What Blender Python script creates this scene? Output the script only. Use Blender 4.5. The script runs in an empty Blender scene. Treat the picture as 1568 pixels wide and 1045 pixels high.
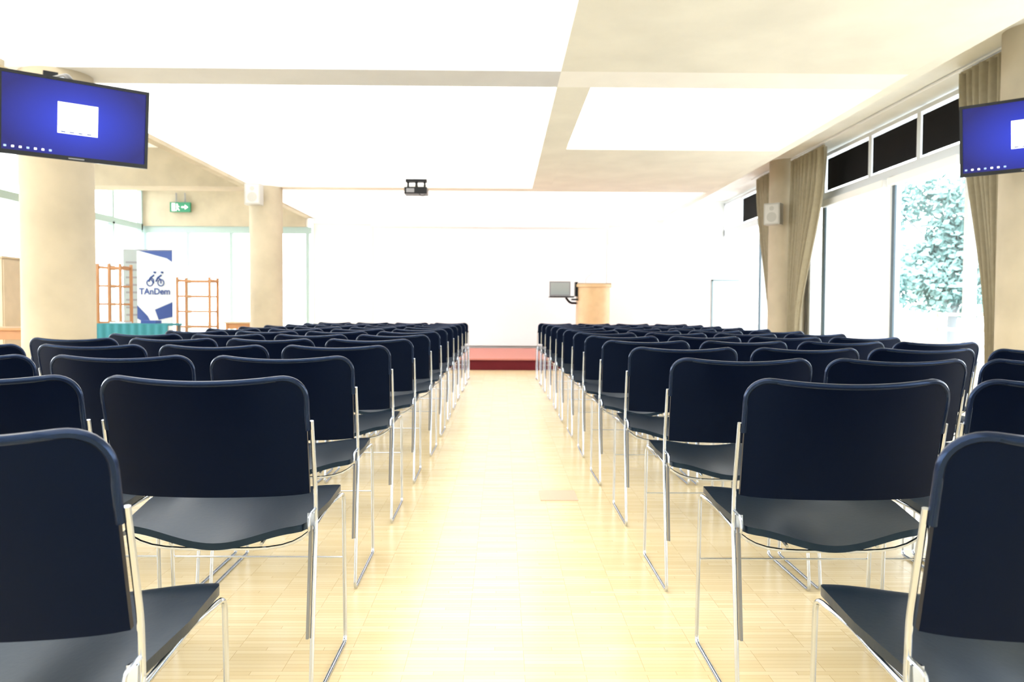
import bpy, math, random
from mathutils import Vector, Matrix
random.seed(7)
scene = bpy.context.scene
col = scene.collection
scene.view_settings.view_transform = 'Standard'

# ------------------------------------------------------------------ materials
def mat(name, rgb, rough=0.5, metal=0.0, emit=None, es=0.0, spec=0.5, noise=0.0, nscale=8.0, bump=0.0, coat=0.0, tint=None):
    m = bpy.data.materials.new(name); m.use_nodes = True
    nt = m.node_tree; b = nt.nodes['Principled BSDF']
    b.inputs['Base Color'].default_value = (*rgb, 1)
    b.inputs['Roughness'].default_value = rough
    b.inputs['Metallic'].default_value = metal
    b.inputs['Specular IOR Level'].default_value = spec
    b.inputs['Coat Weight'].default_value = coat
    if tint: b.inputs['Specular Tint'].default_value = (*tint, 1)
    if emit:
        b.inputs['Emission Color'].default_value = (*emit, 1)
        b.inputs['Emission Strength'].default_value = es
    if noise > 0 or bump > 0:
        tc = nt.nodes.new('ShaderNodeTexCoord')
        n = nt.nodes.new('ShaderNodeTexNoise'); n.inputs['Scale'].default_value = nscale
        n.inputs['Detail'].default_value = 6
        nt.links.new(tc.outputs['Object'], n.inputs['Vector'])
        if noise > 0:
            r = nt.nodes.new('ShaderNodeValToRGB')
            r.color_ramp.elements[0].position = 0.3; r.color_ramp.elements[1].position = 0.7
            r.color_ramp.elements[0].color = (*[c*(1-noise) for c in rgb], 1)
            r.color_ramp.elements[1].color = (*[min(1, c*(1+noise*0.5)) for c in rgb], 1)
            nt.links.new(n.outputs['Fac'], r.inputs['Fac'])
            nt.links.new(r.outputs['Color'], b.inputs['Base Color'])
        if bump > 0:
            bp = nt.nodes.new('ShaderNodeBump'); bp.inputs['Strength'].default_value = bump
            bp.inputs['Distance'].default_value = 0.01
            nt.links.new(n.outputs['Fac'], bp.inputs['Height'])
            nt.links.new(bp.outputs['Normal'], b.inputs['Normal'])
    return m

M_PLASTIC = mat('chair_plastic_navy', (0.0012, 0.0030, 0.011), 0.36, spec=0.22, tint=(0.20, 0.34, 0.78))
M_RIM = mat('chair_edge_navy', (0.003, 0.006, 0.022), 0.26, spec=0.6, tint=(0.30, 0.50, 0.95))
M_SEAT = mat('chair_seat_vinyl', (0.004, 0.009, 0.018), 0.33, spec=0.52, bump=0.03, nscale=90, tint=(0.42, 0.66, 0.98))
M_CHROME = mat('chrome', (0.56, 0.60, 0.67), 0.14, 1.0)
M_BRACKET = mat('bracket_steel', (0.24, 0.25, 0.27), 0.35, 0.8)
M_CONC = mat('concrete_cream', (0.45, 0.388, 0.285), 0.85, noise=0.14, nscale=2.5, bump=0.15)
M_CONCC = mat('concrete_ceiling', (0.79, 0.785, 0.735), 0.85, noise=0.08, nscale=1.8)
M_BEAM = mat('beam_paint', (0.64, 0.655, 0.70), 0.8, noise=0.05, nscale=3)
M_BEAML = mat('beam_right_paler', (0.90, 0.90, 0.90), 0.8, noise=0.03, nscale=3)  # right part of the same cross beam, set paler than the left
M_WALL = mat('wall_white', (0.90, 0.91, 0.90), 0.8, noise=0.01, nscale=2)
M_WALLB = mat('wall_back_paint', (0.80, 0.81, 0.78), 0.8, noise=0.02, nscale=2)
M_SCREENW = mat('projection_screen_white', (0.82, 0.87, 0.88), 0.6)
M_PANEL = mat('ceiling_white_added_glow', (0.95, 0.95, 0.95), 0.8, emit=(0.98, 0.99, 1.0), es=1.9)  # emission added to white ceiling panels so they blow out and brighten the room
M_PANEL2 = mat('ceiling_stage_added_glow', (0.90, 0.91, 0.91), 0.8, emit=(0.95, 0.98, 1.0), es=0.75)  # milder glow added to the stage ceiling to lift the back wall
M_WHITE = mat('white_paint', (0.88, 0.88, 0.87), 0.4)
M_FRAME = mat('window_frame_white', (0.66, 0.69, 0.72), 0.4)
M_FRAMEG = mat('window_frame_green', (0.33, 0.43, 0.41), 0.4)
M_DOORF = mat('door_frame_grey', (0.22, 0.31, 0.34), 0.5)
M_DARKF = mat('window_gasket', (0.06, 0.10, 0.13), 0.4)
M_BLIND = mat('blackout_blind', (0.006, 0.006, 0.007), 0.8, spec=0.12)
M_CURT = mat('curtain_cloth', (0.34, 0.295, 0.205), 0.9, noise=0.08, nscale=20)
M_RED = mat('stage_carpet', (0.54, 0.20, 0.16), 0.8, noise=0.1, nscale=60)
M_REDD = mat('stage_riser', (0.12, 0.008, 0.014), 0.6, spec=0.2)
M_WOOD = mat('lectern_wood', (0.68, 0.47, 0.25), 0.45, noise=0.12, nscale=6)
M_WOODO = mat('rack_wood', (0.42, 0.20, 0.08), 0.5, noise=0.12, nscale=6)
M_WOODL = mat('pale_wood', (0.48, 0.38, 0.26), 0.5, noise=0.1, nscale=6)
M_BLACK = mat('black_plastic', (0.004, 0.004, 0.005), 0.3, spec=0.25)
M_GREY = mat('grey_plastic', (0.22, 0.22, 0.23), 0.4)
M_LGREY = mat('speaker_white', (0.42, 0.41, 0.38), 0.5)
M_SPK = mat('speaker_grille', (0.55, 0.54, 0.51), 0.6)
M_GREEN = mat('exit_green', (0.01, 0.15, 0.07), 0.4, emit=(0.01, 0.42, 0.17), es=0.2)
M_SIGNW = mat('sign_white', (0.9, 0.9, 0.9), 0.4, emit=(1, 1, 1), es=0.4)
M_BLUE = mat('banner_blue', (0.010, 0.045, 0.22), 0.5)
M_TEAL = mat('teal_cloth', (0.02, 0.18, 0.22), 0.7)
M_BANW = mat('banner_white', (0.55, 0.60, 0.65), 0.5)
M_BANG = mat('banner_grey', (0.33, 0.37, 0.37), 0.5)
M_ICON = mat('screen_white', (0.8, 0.8, 0.8), 0.4, emit=(1, 1, 1), es=1.2)
M_ICON2 = mat('screen_icon', (0.2, 0.3, 0.5), 0.4, emit=(0.45, 0.6, 1), es=0.8)
M_GROUND = mat('paving', (0.60, 0.61, 0.60), 0.9, noise=0.05, nscale=1)
M_LEAF = mat('foliage', (0.26, 0.43, 0.41), 0.8, noise=0.25, nscale=0.8)
M_BARK = mat('bark', (0.20, 0.22, 0.23), 0.9)
M_HATCH = mat('hatch_wood', (0.66, 0.48, 0.34), 0.4)

def glass():
    m = bpy.data.materials.new('window_glass'); m.use_nodes = True
    nt = m.node_tree; nt.nodes.clear()
    o = nt.nodes.new('ShaderNodeOutputMaterial'); mx = nt.nodes.new('ShaderNodeMixShader')
    t = nt.nodes.new('ShaderNodeBsdfTransparent'); g = nt.nodes.new('ShaderNodeBsdfGlossy')
    g.inputs['Roughness'].default_value = 0.02; mx.inputs[0].default_value = 0.05
    nt.links.new(t.outputs[0], mx.inputs[1]); nt.links.new(g.outputs[0], mx.inputs[2])
    nt.links.new(mx.outputs[0], o.inputs[0]); return m
M_GLASS = glass()

def blindmat():
    m = bpy.data.materials.new('roller_blind_white'); m.use_nodes = True
    nt = m.node_tree; nt.nodes.clear()
    o = nt.nodes.new('ShaderNodeOutputMaterial'); mx = nt.nodes.new('ShaderNodeMixShader')
    d = nt.nodes.new('ShaderNodeBsdfDiffuse'); d.inputs[0].default_value = (.93, .93, .92, 1)
    t = nt.nodes.new('ShaderNodeBsdfTranslucent'); t.inputs[0].default_value = (.93, .93, .92, 1)
    nt.links.new(d.outputs[0], mx.inputs[1]); nt.links.new(t.outputs[0], mx.inputs[2])
    nt.links.new(mx.outputs[0], o.inputs[0]); return m
M_ROLL = blindmat()

def floormat():
    m = bpy.data.materials.new('mosaic_parquet'); m.use_nodes = True
    nt = m.node_tree; b = nt.nodes['Principled BSDF']; L = nt.links
    tc = nt.nodes.new('ShaderNodeTexCoord')
    br = nt.nodes.new('ShaderNodeTexBrick')
    br.offset = 0.5; br.offset_frequency = 7; br.squash = 1
    br.inputs['Scale'].default_value = 1.0
    br.inputs['Brick Width'].default_value = 0.16
    br.inputs['Row Height'].default_value = 0.0225
    br.inputs['Mortar Size'].default_value = 0.0008
    br.inputs['Mortar Smooth'].default_value = 0.3
    br.inputs['Bias'].default_value = 0.1
    br.inputs['Color1'].default_value = (0.90, 0.755, 0.48, 1)
    br.inputs['Color2'].default_value = (0.82, 0.655, 0.375, 1)
    br.inputs['Mortar'].default_value = (0.62, 0.43, 0.22, 1)
    L.new(tc.outputs['Object'], br.inputs['Vector'])
    n = nt.nodes.new('ShaderNodeTexNoise'); n.inputs['Scale'].default_value = 1.3; n.inputs['Detail'].default_value = 5
    L.new(tc.outputs['Object'], n.inputs['Vector'])
    mp = nt.nodes.new('ShaderNodeMapRange'); mp.inputs[3].default_value = 0.92; mp.inputs[4].default_value = 1.06
    L.new(n.outputs['Fac'], mp.inputs[0])
    mm = nt.nodes.new('ShaderNodeVectorMath'); mm.operation = 'SCALE'
    L.new(br.outputs['Color'], mm.inputs[0]); L.new(mp.outputs[0], mm.inputs['Scale'])
    L.new(mm.outputs[0], b.inputs['Base Color'])
    b.inputs['Roughness'].default_value = 0.24
    b.inputs['Specular IOR Level'].default_value = 0.5
    return m
M_FLOOR = floormat()

def screenmat():
    m = bpy.data.materials.new('tv_desktop_blue'); m.use_nodes = True
    nt = m.node_tree; b = nt.nodes['Principled BSDF']; L = nt.links
    tc = nt.nodes.new('ShaderNodeTexCoord'); mp = nt.nodes.new('ShaderNodeMapping')
    mp.inputs['Scale'].default_value = (2.0, 0.0, 3.2)
    g = nt.nodes.new('ShaderNodeTexGradient'); g.gradient_type = 'SPHERICAL'
    r = nt.nodes.new('ShaderNodeValToRGB')
    r.color_ramp.elements[0].color = (0.010, 0.012, 0.20, 1)
    r.color_ramp.elements[1].color = (0.03, 0.07, 0.90, 1)
    L.new(tc.outputs['Object'], mp.inputs[0]); L.new(mp.outputs[0], g.inputs[0]); L.new(g.outputs['Fac'], r.inputs[0])
    L.new(r.outputs[0], b.inputs['Emission Color']); b.inputs['Emission Strength'].default_value = 1.0
    b.inputs['Base Color'].default_value = (0.004, 0.004, 0.018, 1); b.inputs['Roughness'].default_value = 0.4
    b.inputs['Specular IOR Level'].default_value = 0.2
    return m
M_TV = screenmat()

# ------------------------------------------------------------------ mesh builder
def fillet(pts, r, k=5):
    pts = [Vector(p) for p in pts]; out = [pts[0]]
    for i in range(1, len(pts)-1):
        a, b, c = pts[i-1], pts[i], pts[i+1]
        ra = min(r, (a-b).length*0.49); rc = min(r, (c-b).length*0.49)
        p0 = b+(a-b).normalized()*ra; p2 = b+(c-b).normalized()*rc
        for j in range(k+1):
            t = j/k; out.append(p0*(1-t)**2+b*2*t*(1-t)+p2*t*t)
    out.append(pts[-1]); return out

class MB:
    def __init__(s): s.v = []; s.f = []; s.m = []; s.sm = []; s.mats = []
    def mi(s, m):
        if m not in s.mats: s.mats.append(m)
        return s.mats.index(m)
    def add(s, vs, fs, m, smooth=False):
        o = len(s.v); s.v += [Vector(p) for p in vs]; k = s.mi(m)
        for f in fs: s.f.append([o+i for i in f]); s.m.append(k); s.sm.append(smooth)
    def box(s, lo, hi, m, M=None):
        x0, y0, z0 = lo; x1, y1, z1 = hi
        vs = [Vector(p) for p in [(x0,y0,z0),(x1,y0,z0),(x1,y1,z0),(x0,y1,z0),(x0,y0,z1),(x1,y0,z1),(x1,y1,z1),(x0,y1,z1)]]
        if M: vs = [M @ p for p in vs]
        s.add(vs, [(0,3,2,1),(4,5,6,7),(0,1,5,4),(1,2,6,5),(2,3,7,6),(3,0,4,7)], m)
    def tube(s, path, r, m, n=8):
        P = [Vector(p) for p in path]; P = [p for i, p in enumerate(P) if i == 0 or (p-P[i-1]).length > 1e-5]
        vs = []; up = None
        for i, p in enumerate(P):
            t = (P[min(i+1, len(P)-1)]-P[max(i-1, 0)]).normalized()
            if up is None:
                up = Vector((1, 0, 0)) if abs(t.x) < 0.8 else Vector((0, 0, 1))
            up = (up-t*up.dot(t)).normalized(); sd = t.cross(up)
            for j in range(n):
                a = 2*math.pi*j/n; vs.append(p+(up*math.cos(a)+sd*math.sin(a))*r)
        fs = []
        for i in range(len(P)-1):
            for j in range(n):
                k = (j+1) % n; fs.append((i*n+j, i*n+k, (i+1)*n+k, (i+1)*n+j))
        s.add(vs, fs, m, True)
        s.add(vs[:n], [tuple(range(n))[::-1]], m); s.add(vs[-n:], [tuple(range(n))], m)
    def prism(s, outline, z0, z1, m, smooth=False):
        n = len(outline); vs = [(x, y, z0) for x, y in outline]+[(x, y, z1) for x, y in outline]
        s.add(vs, [(i, (i+1) % n, n+(i+1) % n, n+i) for i in range(n)], m, smooth)
        s.add(vs, [tuple(range(n))[::-1], tuple(range(n, 2*n))], m)
    def cyl(s, x, y, z0, z1, r, m, n=40):
        s.prism([(x+r*math.cos(2*math.pi*i/n), y+r*math.sin(2*math.pi*i/n)) for i in range(n)], z0, z1, m, True)
    def poly(s, pts, m):
        s.add(pts, [tuple(range(len(pts)))], m)
    def sheet(s, P, nu, nv, off, m):
        A = []; B = []
        for j in range(nv+1):
            for i in range(nu+1):
                p = Vector(P(-1+2*i/nu, j/nv)); A.append(p); B.append(p+Vector(off))
        W = nu+1; N = len(A); fs = []
        for j in range(nv):
            for i in range(nu):
                a = j*W+i; fs.append((a, a+1, a+W+1, a+W)); fs.append((N+a, N+a+W, N+a+W+1, N+a+1))
        bd = [(i, i+1) for i in range(nu)]+[(nv*W+i+1, nv*W+i) for i in range(nu)]
        bd += [((j+1)*W, j*W) for j in range(nv)]+[(j*W+nu, (j+1)*W+nu) for j in range(nv)]
        for a, b in bd: fs.append((a, N+a, N+b, b))
        s.add(A+B, fs, m, True)
    def mesh(s, name):
        me = bpy.data.meshes.new(name); me.from_pydata([tuple(p) for p in s.v], [], s.f)
        for m in s.mats: me.materials.append(m)
        for p, k, sm in zip(me.polygons, s.m, s.sm): p.material_index = k; p.use_smooth = sm
        me.update(); me.set_sharp_from_angle(angle=math.radians(45)); return me
    def obj(s, name, loc=(0,0,0), rot=0.0, bevel=0.0, parent=None, tilt=0.0):
        o = bpy.data.objects.new(name, s.mesh(name)); col.objects.link(o)
        o.location = loc; o.rotation_euler = (tilt, 0, rot)
        if bevel > 0:
            b = o.modifiers.new('bevel', 'BEVEL'); b.width = bevel; b.segments = 2; b.limit_method = 'ANGLE'
        if parent: o.parent = parent
        return o
def boxobj(name, lo, hi, m, bevel=0):
    c = [(a+b)/2 for a, b in zip(lo, hi)]
    mb = MB(); mb.box([a-k for a, k in zip(lo, c)], [b-k for b, k in zip(hi, c)], m)
    return mb.obj(name, c, 0, bevel)

# ------------------------------------------------------------------ chair
def lerp(a, b, t): return a+(b-a)*t
def make_chair():
    c = MB()
    ZB, ZT, R = 0.508, 0.803, 0.056
    def back(u, v):
        if v < 0.6:
            z = lerp(ZB, ZT-R, v/0.6); cut = 0
        else:
            a = (v-0.6)/0.4*math.pi/2; z = ZT-R+R*math.sin(a); cut = R*(1-math.cos(a))
        h = (z-ZB)/(ZT-ZB)
        w = lerp(0.230, 0.236, h)-cut
        x = w*u
        y = 0.062-0.076*h-0.038*(1-(x/0.236)**2)
        z2 = z-0.019*(1-(x/0.236)**2)*h*h
        if h < 0.05: z2 += 0.004*abs(u)**8
        return (x, y, z2)
    c.sheet(back, 24, 22, (0, 0.010, 0.002), M_PLASTIC)
    rim = [Vector(back(1, v/22)) for v in range(9, 23)]
    rim += [Vector(back(1-2*i/24, 1)) for i in range(1, 25)]
    rim += [Vector(back(-1, v/22)) for v in range(21, 8, -1)]
    c.tube([p+Vector((0, 0.005, -0.001)) for p in rim], 0.0075, M_RIM, 8)
    def seat(u, v):
        if v < 0.1:
            a = (1-v/0.1)*math.pi/2; y = 0.075-0.025*math.sin(a); cut = 0.025*(1-math.cos(a))
        elif v < 0.72:
            y = lerp(0.075, 0.385, (v-0.1)/0.62); cut = 0
        else:
            a = (v-0.72)/0.28*math.pi/2; y = 0.385+0.07*math.sin(a); cut = 0.07*(1-math.cos(a))
        s = (y-0.05)/0.405
        w = lerp(0.217, 0.238, min(1, s*2))-cut
        x = w*u
        q = 0.5+0.5*math.cos(math.pi*min(1, abs(x)/0.225))
        z = 0.436+0.031*s-0.044*q*(1-0.6*s)
        if s > 0.8: z -= 0.022*((s-0.8)/0.2)**2
        return (x, y, z)
    c.sheet(seat, 24, 20, (0, 0, -0.017), M_SEAT)
    for sg in (1, -1):
        X = 0.2435*sg
        p = fillet([(X, 0.022, 0.692), (X, 0.060, 0.53), (X, 0.064, 0.44), (X, 0.0, 0.006), (X, 0.425, 0.006),
                    (X, 0.405, 0.438), (X-0.02*sg, 0.30, 0.426), (X-0.02*sg, 0.075, 0.408)], 0.022)
        c.tube(p, 0.0055, M_CHROME, 8)
        M = Matrix.Translation((X-0.011*sg, 0.045, 0.32)) @ Matrix.Rotation(math.radians(-8), 4, 'X')
        c.box((-0.003, -0.008, -0.15), (0.003, 0.008, 0.14), M_BRACKET, M)
        c.box((-0.007, -0.010, 0.115), (0.009, 0.010, 0.145), M_CHROME, M)
        c.tube(fillet([(X-0.012*sg, 0.05, 0.425), (X-0.006*sg, 0.015, 0.432), (X-0.004*sg, 0.02, 0.47), (X, 0.06, 0.475)], 0.01), 0.0035, M_CHROME, 6)
    def wire(y, z0, z1, x=0.223):
        return [(x*math.cos(t/16*math.pi), y, lerp(z0, z1, 0.5-0.5*math.cos(math.pi*math.sin(t/16*math.pi)))) for t in range(17)]
    c.tube(wire(0.080, 0.412, 0.370), 0.0045, M_CHROME, 6)
    c.tube(wire(0.30, 0.430, 0.402), 0.0045, M_CHROME, 6)
    c.tube([(-0.243, 0.415, 0.25), (0.243, 0.415, 0.25)], 0.003, M_CHROME, 6)
    c.tube([(-0.11, 0.07, 0.385), (-0.10, 0.36, 0.412)], 0.0045, M_CHROME, 6)
    c.tube([(0.11, 0.07, 0.385), (0.10, 0.36, 0.412)], 0.0045, M_CHROME, 6)
    return c.mesh('stacking_chair')
CH = make_chair()
PITCH, ROW = 0.53, 0.86
LX = [.49, .443, .497, .49, .478] + [.46]*8
RX = [.565, .56, .56, .56, .545] + [lerp(.54, .50, i/7) for i in range(8)]
for k in range(13):
    for side in (-1, 1):
        for j in range(4):
            if side < 0: x = -LX[k]-0.2435-PITCH*j; d = 1.07+ROW*k
            else: x = RX[k]+0.2435+PITCH*j; d = 1.05+ROW*k
            o = bpy.data.objects.new('stacking_chair', CH); col.objects.link(o)
            o.location = (x+random.uniform(-.005, .005), d+random.uniform(-.012, .012), 0)
            o.rotation_euler = (0, 0, math.radians(random.uniform(-0.8, 0.8)))

# ------------------------------------------------------------------ room shell
D0, D1 = -2.0, 17.6
XL, XR, XC = -7.6, 4.85, -4.0
fb = boxobj('floor', (XL, D0, -0.1), (XR, D1, 0), M_FLOOR)
boxobj('floor_hatch', (0.20, 4.13, 0.0), (0.39, 4.36, 0.004), M_HATCH)
boxobj('wall_back', (XC, D1, 0), (XR, D1+0.2, 3.7), M_WALLB)
boxobj('wall_rear', (XL, D0-0.2, 0), (XR, D0, 3.7), M_WALL)
Zs, Zp = 2.90, 2.95
boxobj('ceiling', (XC, D0, 3.02), (3.3, D1, 3.2), M_WALL)
boxobj('ceiling_left_bay', (XL, D0, 3.5), (XC, D1, 3.7), M_WALL)
boxobj('ceiling_window_bay', (3.42, D0, 3.32), (XR, D1, 3.7), M_CONCC)
boxobj('ceiling_edge_left', (XC-0.12, D0, Zs), (XC, D1, 3.5), M_CONC)
boxobj('ceiling_edge_right', (3.3, D0, Zs), (3.42, D1, 3.5), M_CONCC)
boxobj('ceiling_soffit_near', (0.47, D0, Zs), (3.3, 6.75, 3.02), M_CONCC)
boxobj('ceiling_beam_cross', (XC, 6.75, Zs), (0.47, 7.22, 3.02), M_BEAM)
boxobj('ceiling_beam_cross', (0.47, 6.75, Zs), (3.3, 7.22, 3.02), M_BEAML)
boxobj('ceiling_beam_long', (0.47, 7.22, Zs), (0.76, 13.1, 3.02), M_CONCC)
boxobj('ceiling_soffit_far', (0.76, 9.95, Zs), (3.3, 13.1, 3.02), M_CONCC)
boxobj('ceiling_beam_cross', (XC, 13.1, Zs), (3.3, 13.4, 3.02), M_CONCC)
boxobj('ceiling_beam_left_bay', (XL, 6.75, Zs), (XC-0.12, 7.25, 3.5), M_CONC)
boxobj('ceiling_beam_left_bay', (XL, 13.1, Zs), (XC-0.12, 13.6, 3.5), M_CONC)
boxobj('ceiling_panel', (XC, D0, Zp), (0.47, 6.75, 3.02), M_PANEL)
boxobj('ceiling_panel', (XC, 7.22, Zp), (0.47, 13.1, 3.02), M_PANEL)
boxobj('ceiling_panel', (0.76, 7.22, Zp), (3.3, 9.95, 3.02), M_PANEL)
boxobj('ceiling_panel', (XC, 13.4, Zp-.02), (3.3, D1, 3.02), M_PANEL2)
boxobj('trim_1', (XC, D1-0.04, 2.80), (XR-.1, D1, 2.84), M_WALL)
sc = MB(); sc.box((-2.7, 17.50, 0.24), (2.2, 17.53, 2.72), M_SCREENW); sc.tube([(-2.75, 17.5, 2.75), (2.25, 17.5, 2.75)], 0.04, M_WHITE)
sc.box((-2.7, 17.53, 2.70), (-2.6, 17.56, 2.76), M_WHITE); sc.box((2.1, 17.53, 2.70), (2.2, 17.56, 2.76), M_WHITE)
sc.obj('projection_screen')
boxobj('wall_partition', (2.05, 16.0, 0.19), (4.62, 16.12, 2.25), M_WALL)
dr = MB(); dr.box((4.06, 15.97, 0.19), (4.09, 15.995, 1.60), M_DOORF); dr.box((4.06, 15.97, 1.575), (4.60, 15.995, 1.60), M_DOORF)
dr.box((4.09, 15.985, 0.19), (4.60, 15.995, 1.575), M_WALL)
dr.obj('door_1')
st = MB(); st.box((-3.3, 13.5, 0), (4.25, 17.46, 0.165), M_REDD); st.box((-3.3, 13.47, 0.165), (4.25, 17.46, 0.19), M_RED)
st.obj('stage_platform')

def column(x, d, top, r=0.28):
    c = MB(); c.cyl(0, 0, 0, top, r, M_CONC, 48); c.obj('concrete_column', (x, d, 0))
column(-3.72, 7.0, 2.9, 0.28); column(-3.74, 13.2, 2.9, 0.255)
column(4.47, 6.9, 3.32); column(4.45, 12.9, 3.32); column(4.47, 0.6, 3.32); column(-3.72, 0.7, 2.9)

# ------------------------------------------------------------------ glazing
wn = [0]
def glazing(X, d0, d1, low, up, fm, ztr=2.62, ztop=3.28, dark=None, blinds=None, roll=None, sgn=-1):
    wn[0] += 1
    g = MB(); t = 0.05
    g.box((X-t, d0, 0), (X+t, d1, 0.10), fm)
    g.box((X-t, d0, ztr-0.04), (X+t, d1, ztr+0.09), fm)
    g.box((X-t, d0, ztop-0.05), (X+t, d1, ztop), fm)
    for d in [d0+.03, d1-.03]: g.box((X-t, d-.03, 0.1), (X+t, d+.03, ztop), fm)
    for d in low: g.box((X-t, d-.04, 0.1), (X+t, d+.04, ztr), fm)
    for d in up: g.box((X-t*.95, d-.04, ztr+.05), (X+t*.95, d+.04, ztop), fm)
    if dark:
        for a in dark: g.box((X+sgn*0.065-.012, a-.035, 0.1), (X+sgn*0.065+.012, a+.035, ztr-.06), M_DARKF)
    if blinds:
        for a, b in blinds: g.box((X+sgn*0.03-.004, a, ztr+.12), (X+sgn*.03+.004, b, ztop-.09), M_BLIND)
    if roll:
        for a, b, z in roll:
            g.box((X+sgn*0.10-.035, a, ztr-.13), (X+sgn*0.10+.035, b, ztr-.04), M_WHITE)
            if z < 2.3: g.box((X+sgn*0.035-.002, a, z), (X+sgn*.035+.002, b, ztr-.13), M_ROLL)
    g.box((X-.004, d0, .1), (X+.004, d1, ztop), M_GLASS)
    g.obj('window_%d' % wn[0])
XW = 4.75
glazing(XW, 7.2, 12.62, [8.35, 9.98, 12.1], [8.35, 9.36, 10.6, 12.1], M_FRAME,
        dark=[12.0, 9.87], blinds=[(7.3, 8.3), (8.42, 9.30), (9.42, 10.54), (10.68, 12.0)], roll=[(8.4, 9.92, 2.5), (10.04, 12.0, 0.12)])
glazing(XW, 13.2, 17.55, [15.0], [15.0, 16.3], M_FRAME, blinds=[(13.3, 14.9), (15.1, 16.2)], dark=[15.0])
glazing(XW, 0.9, 6.6, [2.7, 4.6], [2.7, 4.6], M_FRAME)
glazing(XW, D0, 0.3, [-.8], [-.8], M_FRAME)
for a, b in [(0.3, 0.9), (6.6, 7.2), (12.62, 13.2)]: boxobj('wall_right', (XW-.0, a, 0), (XR, b, 3.32), M_WALL)
XG = XL+0.06
glazing(XG, D0, 7.0, [-.6, .8, 2.2, 3.6, 5.0], [-.6, .8, 2.2, 3.6, 5.0], M_FRAMEG, ztr=2.66, ztop=3.5, sgn=1)
glazing(XG, 7.0, 17.4, [8.3, 9.6, 10.9, 12.2, 13.5, 14.8, 16.1], [8.3, 9.6, 10.9, 12.2, 13.5, 14.8, 16.1], M_FRAMEG, ztr=2.66, ztop=3.5, sgn=1)
wn[0] += 1
g = MB(); Y = D1-0.05
g.box((XL, Y-.05, 0), (XC-.02, Y+.05, .1), M_FRAMEG); g.box((XL, Y-.05, 2.58), (XC-.02, Y+.05, 2.72), M_FRAMEG)
for x in (-7.5, -6.6, -5.7, -4.9, -4.1): g.box((x-.035, Y-.04, .1), (x+.035, Y+.04, 2.6), M_FRAMEG)
g.box((XL, Y-.004, .1), (XC, Y+.004, 2.6), M_GLASS)
g.obj('window_%d' % wn[0])
boxobj('wall_back_left', (XL, D1-0.15, 2.72), (XC-.12, D1+.1, 3.5), M_CONC)

def smooth(t): t = max(0, min(1, t)); return t*t*(3-2*t)
def curtain(X, a0, a1, b0, b1, nf, ztop=3.25):
    c = MB()
    def P(u, v):
        s = (u+1)/2; t = smooth(v/0.8)
        d = lerp(lerp(a0, a1, s), lerp(b0, b1, s), t)
        x = X+lerp(0.055, 0.04, t)*math.sin(2*math.pi*nf*s+0.6*math.sin(3*v))+0.012*math.sin(9*s+5*v)
        return (x, d, lerp(ztop, 0.05, v))
    c.sheet(P, nf*12, 24, (0.004, 0, 0), M_CURT)
    c.box((X-.015, min(a0, a1), ztop-.01), (X+.02, max(a0, a1), ztop+.02), M_CURT)
    c.obj('curtain')
curtain(4.40, 7.22, 7.95, 7.22, 7.42, 6)
curtain(4.40, 11.35, 12.55, 12.2, 12.6, 8)
curtain(4.40, 13.25, 14.25, 13.22, 13.5, 6)
r = MB(); r.tube([(4.40, 7.15, 3.30), (4.40, 14.6, 3.30)], 0.014, M_WHITE); r.obj('curtain_rail')

# ------------------------------------------------------------------ televisions
def tv(x, d, z, ang, arm):
    t = MB(); W, H = 0.475, 0.275
    t.box((-W, 0.0, -H), (W, 0.045, H), M_BLACK)
    t.box((-W+.15, 0.045, -H+.08), (W-.15, 0.075, H-.08), M_BLACK)
    for lo, hi in [((-W, -.008, -H), (-W+.022, 0, H)), ((W-.022, -.008, -H), (W, 0, H)), ((-W+.022, -.008, H-.022), (W-.022, 0, H)), ((-W+.022, -.008, -H), (W-.022, 0, -H+.03))]:
        t.box(lo, hi, M_BLACK)
    t.box((-W+.022, -.002, -H+.03), (W-.022, 0, H-.022), M_TV)
    t.box((-0.12, -.004, -0.095), (0.135, -.002, 0.115), M_ICON)
    for i in range(7): t.box((-W+.035+i*.045, -.004, -H+.047), (-W+.051+i*.045, -.002, -H+.060), M_ICON if i % 3 else M_ICON2)
    for i in range(4): t.box((-0.10+i*.055, -.005, -0.088), (-0.07+i*.055, -.004, -0.080), M_BLUE)
    t.box((-0.05, -.010, -H+.010), (0.05, -.008, -H+.018), M_GREY)
    t.box((-0.1, 0.07, -0.1), (0.1, 0.10, 0.1), M_BLACK)
    t.tube(fillet([(0, .09, 0), (0, .14, .10), (0, .15, .27), (0, .30, .33), (0, arm, .35)], .06), .022, M_BLACK, 12)
    t.box((-.05, arm-.03, .28), (.05, arm, .41), M_BLACK)
    t.tube(fillet([(0.05, .1, .1), (0.12, .14, .28), (0.06, .35, .30), (0.02, arm-.02, .31)], .08), .008, M_BLACK, 6)
    return t.obj('wall_mounted_television', (x, d, z), ang, tilt=math.radians(7))
tv(-2.965, 5.84, 2.265, math.radians(40), .84)
tv(3.965, 6.22, 2.31, math.radians(-43), .54)

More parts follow.
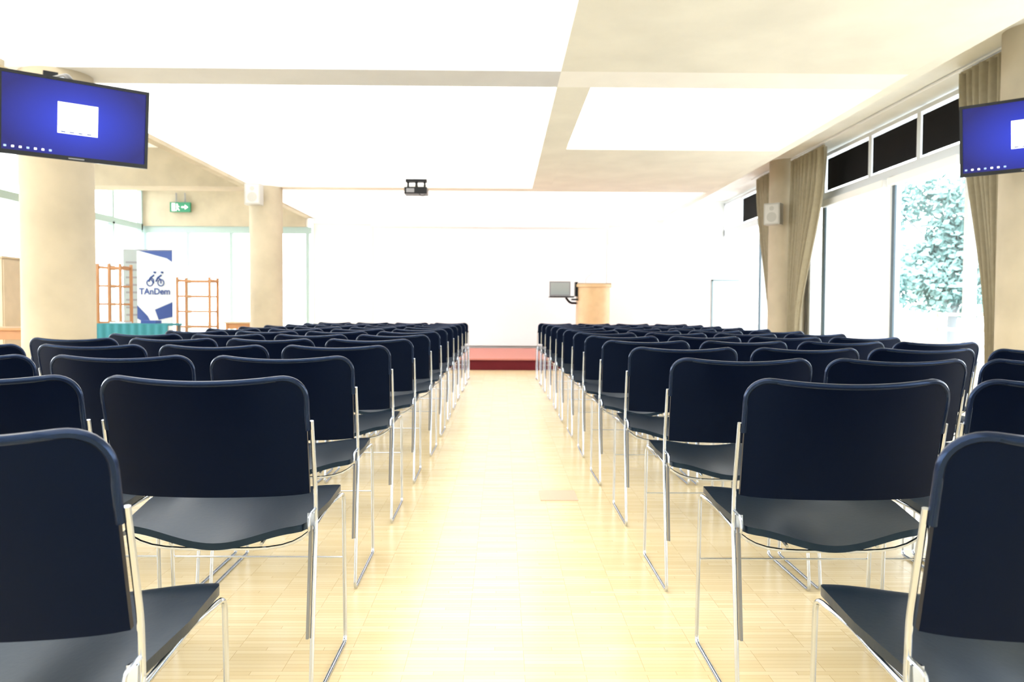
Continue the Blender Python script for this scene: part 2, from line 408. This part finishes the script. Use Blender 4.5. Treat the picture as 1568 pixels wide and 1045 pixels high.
def speaker(x, d, z, ang, back=.12):
    s = MB(); s.box((-.12, -.09, -.16), (.12, .09, .16), M_LGREY); s.box((-.10, -.095, -.14), (.10, -.09, .14), M_SPK)
    n = 24
    for cz, rr in ((-.05, .075), (.08, .035)):
        s.add([(rr*math.cos(2*math.pi*i/n), -.0965, cz+rr*math.sin(2*math.pi*i/n)) for i in range(n)], [tuple(range(n))], M_LGREY)
    s.box((-.02, .09, -.03), (.02, .09+back, .03), M_GREY)
    s.obj('wall_speaker', (x, d, z), ang, 0.008)
speaker(-3.80, 12.76, 2.73, 0, .09)
speaker(4.10, 12.50, 2.45, math.radians(-35), .12)
speaker(4.42, 6.46, 2.98, math.radians(-10), .09)

p = MB(); p.box((-.17, -.13, -.05), (.17, .13, .05), M_BLACK); p.tube([(0, 0, .05), (0, 0, .175)], .022, M_BLACK)
p.box((-.16, -.06, .135), (.16, .06, .18), M_BLACK); p.box((-.13, -.02, .055), (.13, .02, .07), M_BLACK)
p.box((-.14, -.02, .06), (-.11, .02, .14), M_BLACK); p.box((.11, -.02, .06), (.14, .02, .14), M_BLACK)
p.tube([(.07, .13, 0), (.07, .16, 0)], .04, M_GREY, 16); p.box((-.14, -.133, -.03), (-.02, -.13, .03), M_GREY)
p.tube(fillet([(.05, -.1, -.05), (.1, -.12, -.09), (.14, -.1, -.06)], .03), .006, M_BLACK, 6)
p.obj('ceiling_projector', (-1.30, 12.6, Zp-.18), 0, .008)

e = MB(); e.box((-.21, -.03, -.10), (.21, .03, .10), M_GREEN)
F = -.031
e.poly([(.03, F, .015), (.10, F, .015), (.10, F, .05), (.17, F, 0), (.10, F, -.05), (.10, F, -.015), (.03, F, -.015)], M_SIGNW)
e.box((-.17, F-.001, -.08), (-.10, F, .08), M_SIGNW)
e.box((-.075, F-.001, -.03), (-.045, F, .03), M_SIGNW); e.box((-.075, F-.001, .04), (-.045, F, .068), M_SIGNW)
e.poly([(-.06, F, -.02), (-.09, F, -.08), (-.075, F, -.08), (-.045, F, -.02)], M_SIGNW)
e.poly([(-.06, F, -.02), (-.02, F, -.075), (-.005, F, -.07), (-.04, F, -.015)], M_SIGNW)
e.poly([(-.05, F, .02), (-.01, F, -.005), (-.015, F, .012), (-.05, F, .035)], M_SIGNW)
e.box((-.1, .0, .10), (-.08, .02, .3), M_GREY); e.box((.08, .0, .10), (.1, .02, .3), M_GREY)
e.obj('exit_sign', (-6.70, 17.38, 3.10))

l = MB()
def outline(w, dp, r):
    pts = []
    for i in range(17):
        a = math.pi+math.pi*i/16; pts.append((w*math.cos(a), -dp*0.2+dp*0.8*math.sin(a)))
    return pts+[(w, dp), (-w, dp)]
l.prism(outline(.29, .27, 0), 0.0, 1.22, M_WOOD, True)
l.prism(outline(.32, .30, 0), 1.22, 1.27, M_WOOD, True)
l.box((-.30, -.20, 1.27), (.30, .26, 1.29), M_WOODL)
l.box((-.40, -.12, .98), (-.29, .12, 1.01), M_BLACK); l.box((-.80, -.16, 1.03), (-.36, .18, 1.055), M_BLACK)
l.tube(fillet([(-.30, 0, .93), (-.42, 0, .93), (-.50, 0, 1.03)], .05), .02, M_BLACK)
l.box((-.80, -.05, 1.06), (-.42, -.03, 1.32), M_GREY); l.box((-.78, -.052, 1.08), (-.44, -.05, 1.30), M_BANG)
l.box((-.34, -.1, 1.05), (-.29, .1, 1.31), M_BLACK)
l.tube(fillet([(-.14, 0, 1.29), (-.14, 0, 1.38), (-.02, -.02, 1.48)], .08), .004, M_BANG, 6)
l.obj('lectern', (1.66, 15.0, 0.19))

def text(body, size, loc, m, parent, name):
    cu = bpy.data.curves.new(name, 'FONT'); cu.body = body; cu.size = size; cu.align_x = 'CENTER'; cu.extrude = .001; cu.offset = .003
    cu.materials.append(m); o = bpy.data.objects.new(name, cu); col.objects.link(o)
    o.location = loc; o.rotation_euler = (math.pi/2, 0, 0); o.parent = parent; return o
b = MB(); W = .29; T = 1.88
b.box((-W, -.004, .06), (W, .004, T), M_BANW); b.box((-W-.02, -.06, 0), (W+.02, .06, .07), M_GREY)
b.tube([(0, .03, .05), (0, .03, T)], .01, M_GREY); b.box((-W, -.012, T), (W, .012, T+.02), M_GREY)
F = -.006
b.poly([(-W*.9, F, T), (W, F, T), (W, F, T-.18), (.20, F, T-.12)], M_BLUE)
b.poly([(-W, F, T-.85), (-W, F, T-1.06), (-.02, F, T-1.20), (-.12, F, T-1.02)], M_BLUE)
b.poly([(.0, F, T-.92), (W, F, T-.80), (W, F, T-1.03), (.06, F, T-1.08)], M_BLUE)
b.box((-.22, F, .15), (.22, -.004, .42), M_BLUE)
for cx in (-.08, .10):
    ring = [(cx+.05*math.cos(t*math.pi/8), F, T-.50+.05*math.sin(t*math.pi/8)) for t in range(17)]
    b.tube(ring, .009, M_BLUE, 6)
for cx in (-.07, .05):
    b.tube([(cx-.03, F, T-.48), (cx, F, T-.42), (cx+.06, F, T-.38)], .014, M_BLUE, 6)
    b.tube([(cx, F, T-.42), (cx+.05, F, T-.45), (cx+.05, F, T-.51)], .010, M_BLUE, 6)
    b.tube([(cx+.07, F, T-.35), (cx+.075, F, T-.325)], .022, M_BLUE, 8)
bo = b.obj('rollup_banner', (-5.42, 13.0, 0), math.radians(-6))
text('TAnDem', .135, (0, F-.002, T-.68), M_BLUE, bo, 'banner_title')
b = MB(); b.box((-.16, -.004, .06), (.16, .004, 1.93), M_BANG); b.box((-.18, -.06, 0), (.18, .06, .07), M_GREY); b.tube([(0, .03, .05), (0, .03, 1.93)], .01, M_GREY)
for i in range(8): b.box((-.12, F, 1.7-i*.12), (.10-.02*(i % 3), -.004, 1.73-i*.12), M_GREY)
b.obj('rollup_banner', (-5.90, 13.35, 0), math.radians(10))

def rack(name, x, d, w, h, dep, m, levels, posts=2):
    r = MB()
    for i in range(posts):
        px = lerp(-w/2, w/2, i/(posts-1))
        for py in (0, dep): r.box((px-.018, py-.018, 0), (px+.018, py+.018, h), m)
        r.box((px-.012, 0, h-.06), (px+.012, dep, h-.03), m)
    for i in range(levels):
        z = lerp(.25, h-.06, i/(levels-1))
        r.box((-w/2, -.008, z-.015), (w/2, .012, z+.015), m); r.box((-w/2, dep-.012, z-.015), (w/2, dep+.008, z+.015), m)
        for q in range(4): r.box((-w/2, dep*(q+.5)/4-.01, z-.01), (w/2, dep*(q+.5)/4+.01, z), m)
    r.obj(name, (x, d, 0), 0, .003)
rack('wooden_display_rack', -5.66, 12.0, .32, 1.62, .35, M_WOODO, 6, 3)
rack('wooden_shelf_rack', -4.60, 12.4, .48, 1.45, .35, M_WOODO, 6, 2)
t = MB(); t.box((-.48, -.25, .74), (.48, .25, .77), M_TEAL)
def skirt(u, v): return (.48*u, -.26-.01*math.sin(u*28), lerp(.76, .05, v))
t.sheet(skirt, 60, 4, (0, .004, 0), M_TEAL)
for sx in (-.45, .45):
    for sy in (-.22, .22): t.box((sx-.02, sy-.02, 0), (sx+.02, sy+.02, .74), M_GREY)
t.box((-.35, -.15, .77), (-.14, .05, .79), M_BANW); t.box((.05, -.1, .77), (.25, .1, .81), M_BLUE)
t.obj('display_table', (-4.98, 11.45, 0))
c = MB(); c.box((-.45, -.12, 0.06), (.45, .12, 1.62), M_WOODL); c.box((-.43, -.10, 0), (.43, .10, .06), M_GREY); c.box((-.47, -.135, 1.62), (.47, .135, 1.65), M_WOODL)
for sx in (-1, 1):
    c.box((sx*.225-.215, -.138, .09), (sx*.225+.215, -.12, 1.60), M_WOODL); c.box((sx*.04-.008, -.155, .8), (sx*.04+.008, -.138, .95), M_CHROME)
c.obj('tall_cupboard', (-6.62, 11.3, 0), math.radians(90), .004)
def table(x, d, w, m):
    t = MB(); t.box((-w/2, -.35, .72), (w/2, .35, .75), m)
    for sx in (-1, 1):
        for sy in (-1, 1): t.box((sx*(w/2-.05)-.02, sy*.3-.02, 0), (sx*(w/2-.05)+.02, sy*.3+.02, .72), M_WOODO)
    t.box((-w/2+.05, -.31, .62), (w/2-.05, -.29, .72), M_WOODO)
    t.obj('wooden_table', (x, d, 0), 0, .004)
table(-5.6, 9.4, 1.4, M_WOODO)
table(-4.6, 15.4, 0.9, M_WOODL)

# ------------------------------------------------------------------ outside
boxobj('ground_outside', (-60, -40, -.35), (80, 80, -.12), M_GROUND)
def tree(x, d, h, R, n):
    t = MB(); t.tube([(0, 0, 0), (.1, 0, h*.4), (0, .1, h*.75)], .14, M_BARK, 10)
    cl = []
    for i in range(26):
        a = random.uniform(0, 6.28); q = R*random.uniform(.1, .95)
        c = Vector((q*math.cos(a), q*math.sin(a), h*random.uniform(.30, .95))); cl.append(c)
        if i < 12: t.tube([(0.05, .03, c.z*.6), tuple(c)], .03, M_BARK, 6)
    vs = []; fs = []
    for i in range(n):
        c = random.choice(cl); rr = R*.42
        v = Vector([random.gauss(0, 1) for _ in range(3)]).normalized()*rr*random.random()**.4
        p = c+v; a = Vector([random.gauss(0, 1) for _ in range(3)]).normalized(); b = a.orthogonal().normalized()
        s = random.uniform(.08, .17); o = len(vs)
        vs += [p-a*s, p+b*s*.6, p+a*s, p-b*s*.6]; fs.append((o, o+1, o+2, o+3))
    t.add(vs, fs, M_LEAF)
    t.obj('tree', (x, d, -.13))
tree(14.0, 25.6, 5.4, 1.9, 9000); tree(22, 33, 6.5, 2.6, 6000); tree(11.0, 9, 6.0, 2.0, 3500)
r = MB()
for z in (.35, .65, .95): r.box((9.0, 15.0, z-.03), (9.05, 20.0, z+.03), M_WOODL)
for i in range(6): r.box((8.98, 15+i-.04, -.12), (9.07, 15+i+.04, 1.0), M_WOODL)
r.obj('garden_fence')

# ------------------------------------------------------------------ world & lights
w = bpy.data.worlds.new('World'); scene.world = w; w.use_nodes = True
bg = w.node_tree.nodes['Background']; bg.inputs[0].default_value = (0.92, 0.97, 1.0, 1); bg.inputs[1].default_value = 8.6

# ------------------------------------------------------------------ camera
cd = bpy.data.cameras.new('camera'); cam = bpy.data.objects.new('camera', cd); col.objects.link(cam)
cd.sensor_width = 36; cd.lens = 29.05; cd.clip_start = .05
cd.dof.use_dof = True; cd.dof.focus_distance = 2.0; cd.dof.aperture_fstop = 7.1
R = Matrix.Rotation(math.radians(-0.72), 4, 'Z') @ Matrix.Rotation(math.radians(88.0), 4, 'X') @ Matrix.Rotation(math.radians(0.3), 4, 'Z')
cam.matrix_world = Matrix.Translation((0, 0, .95)) @ R
scene.camera = cam
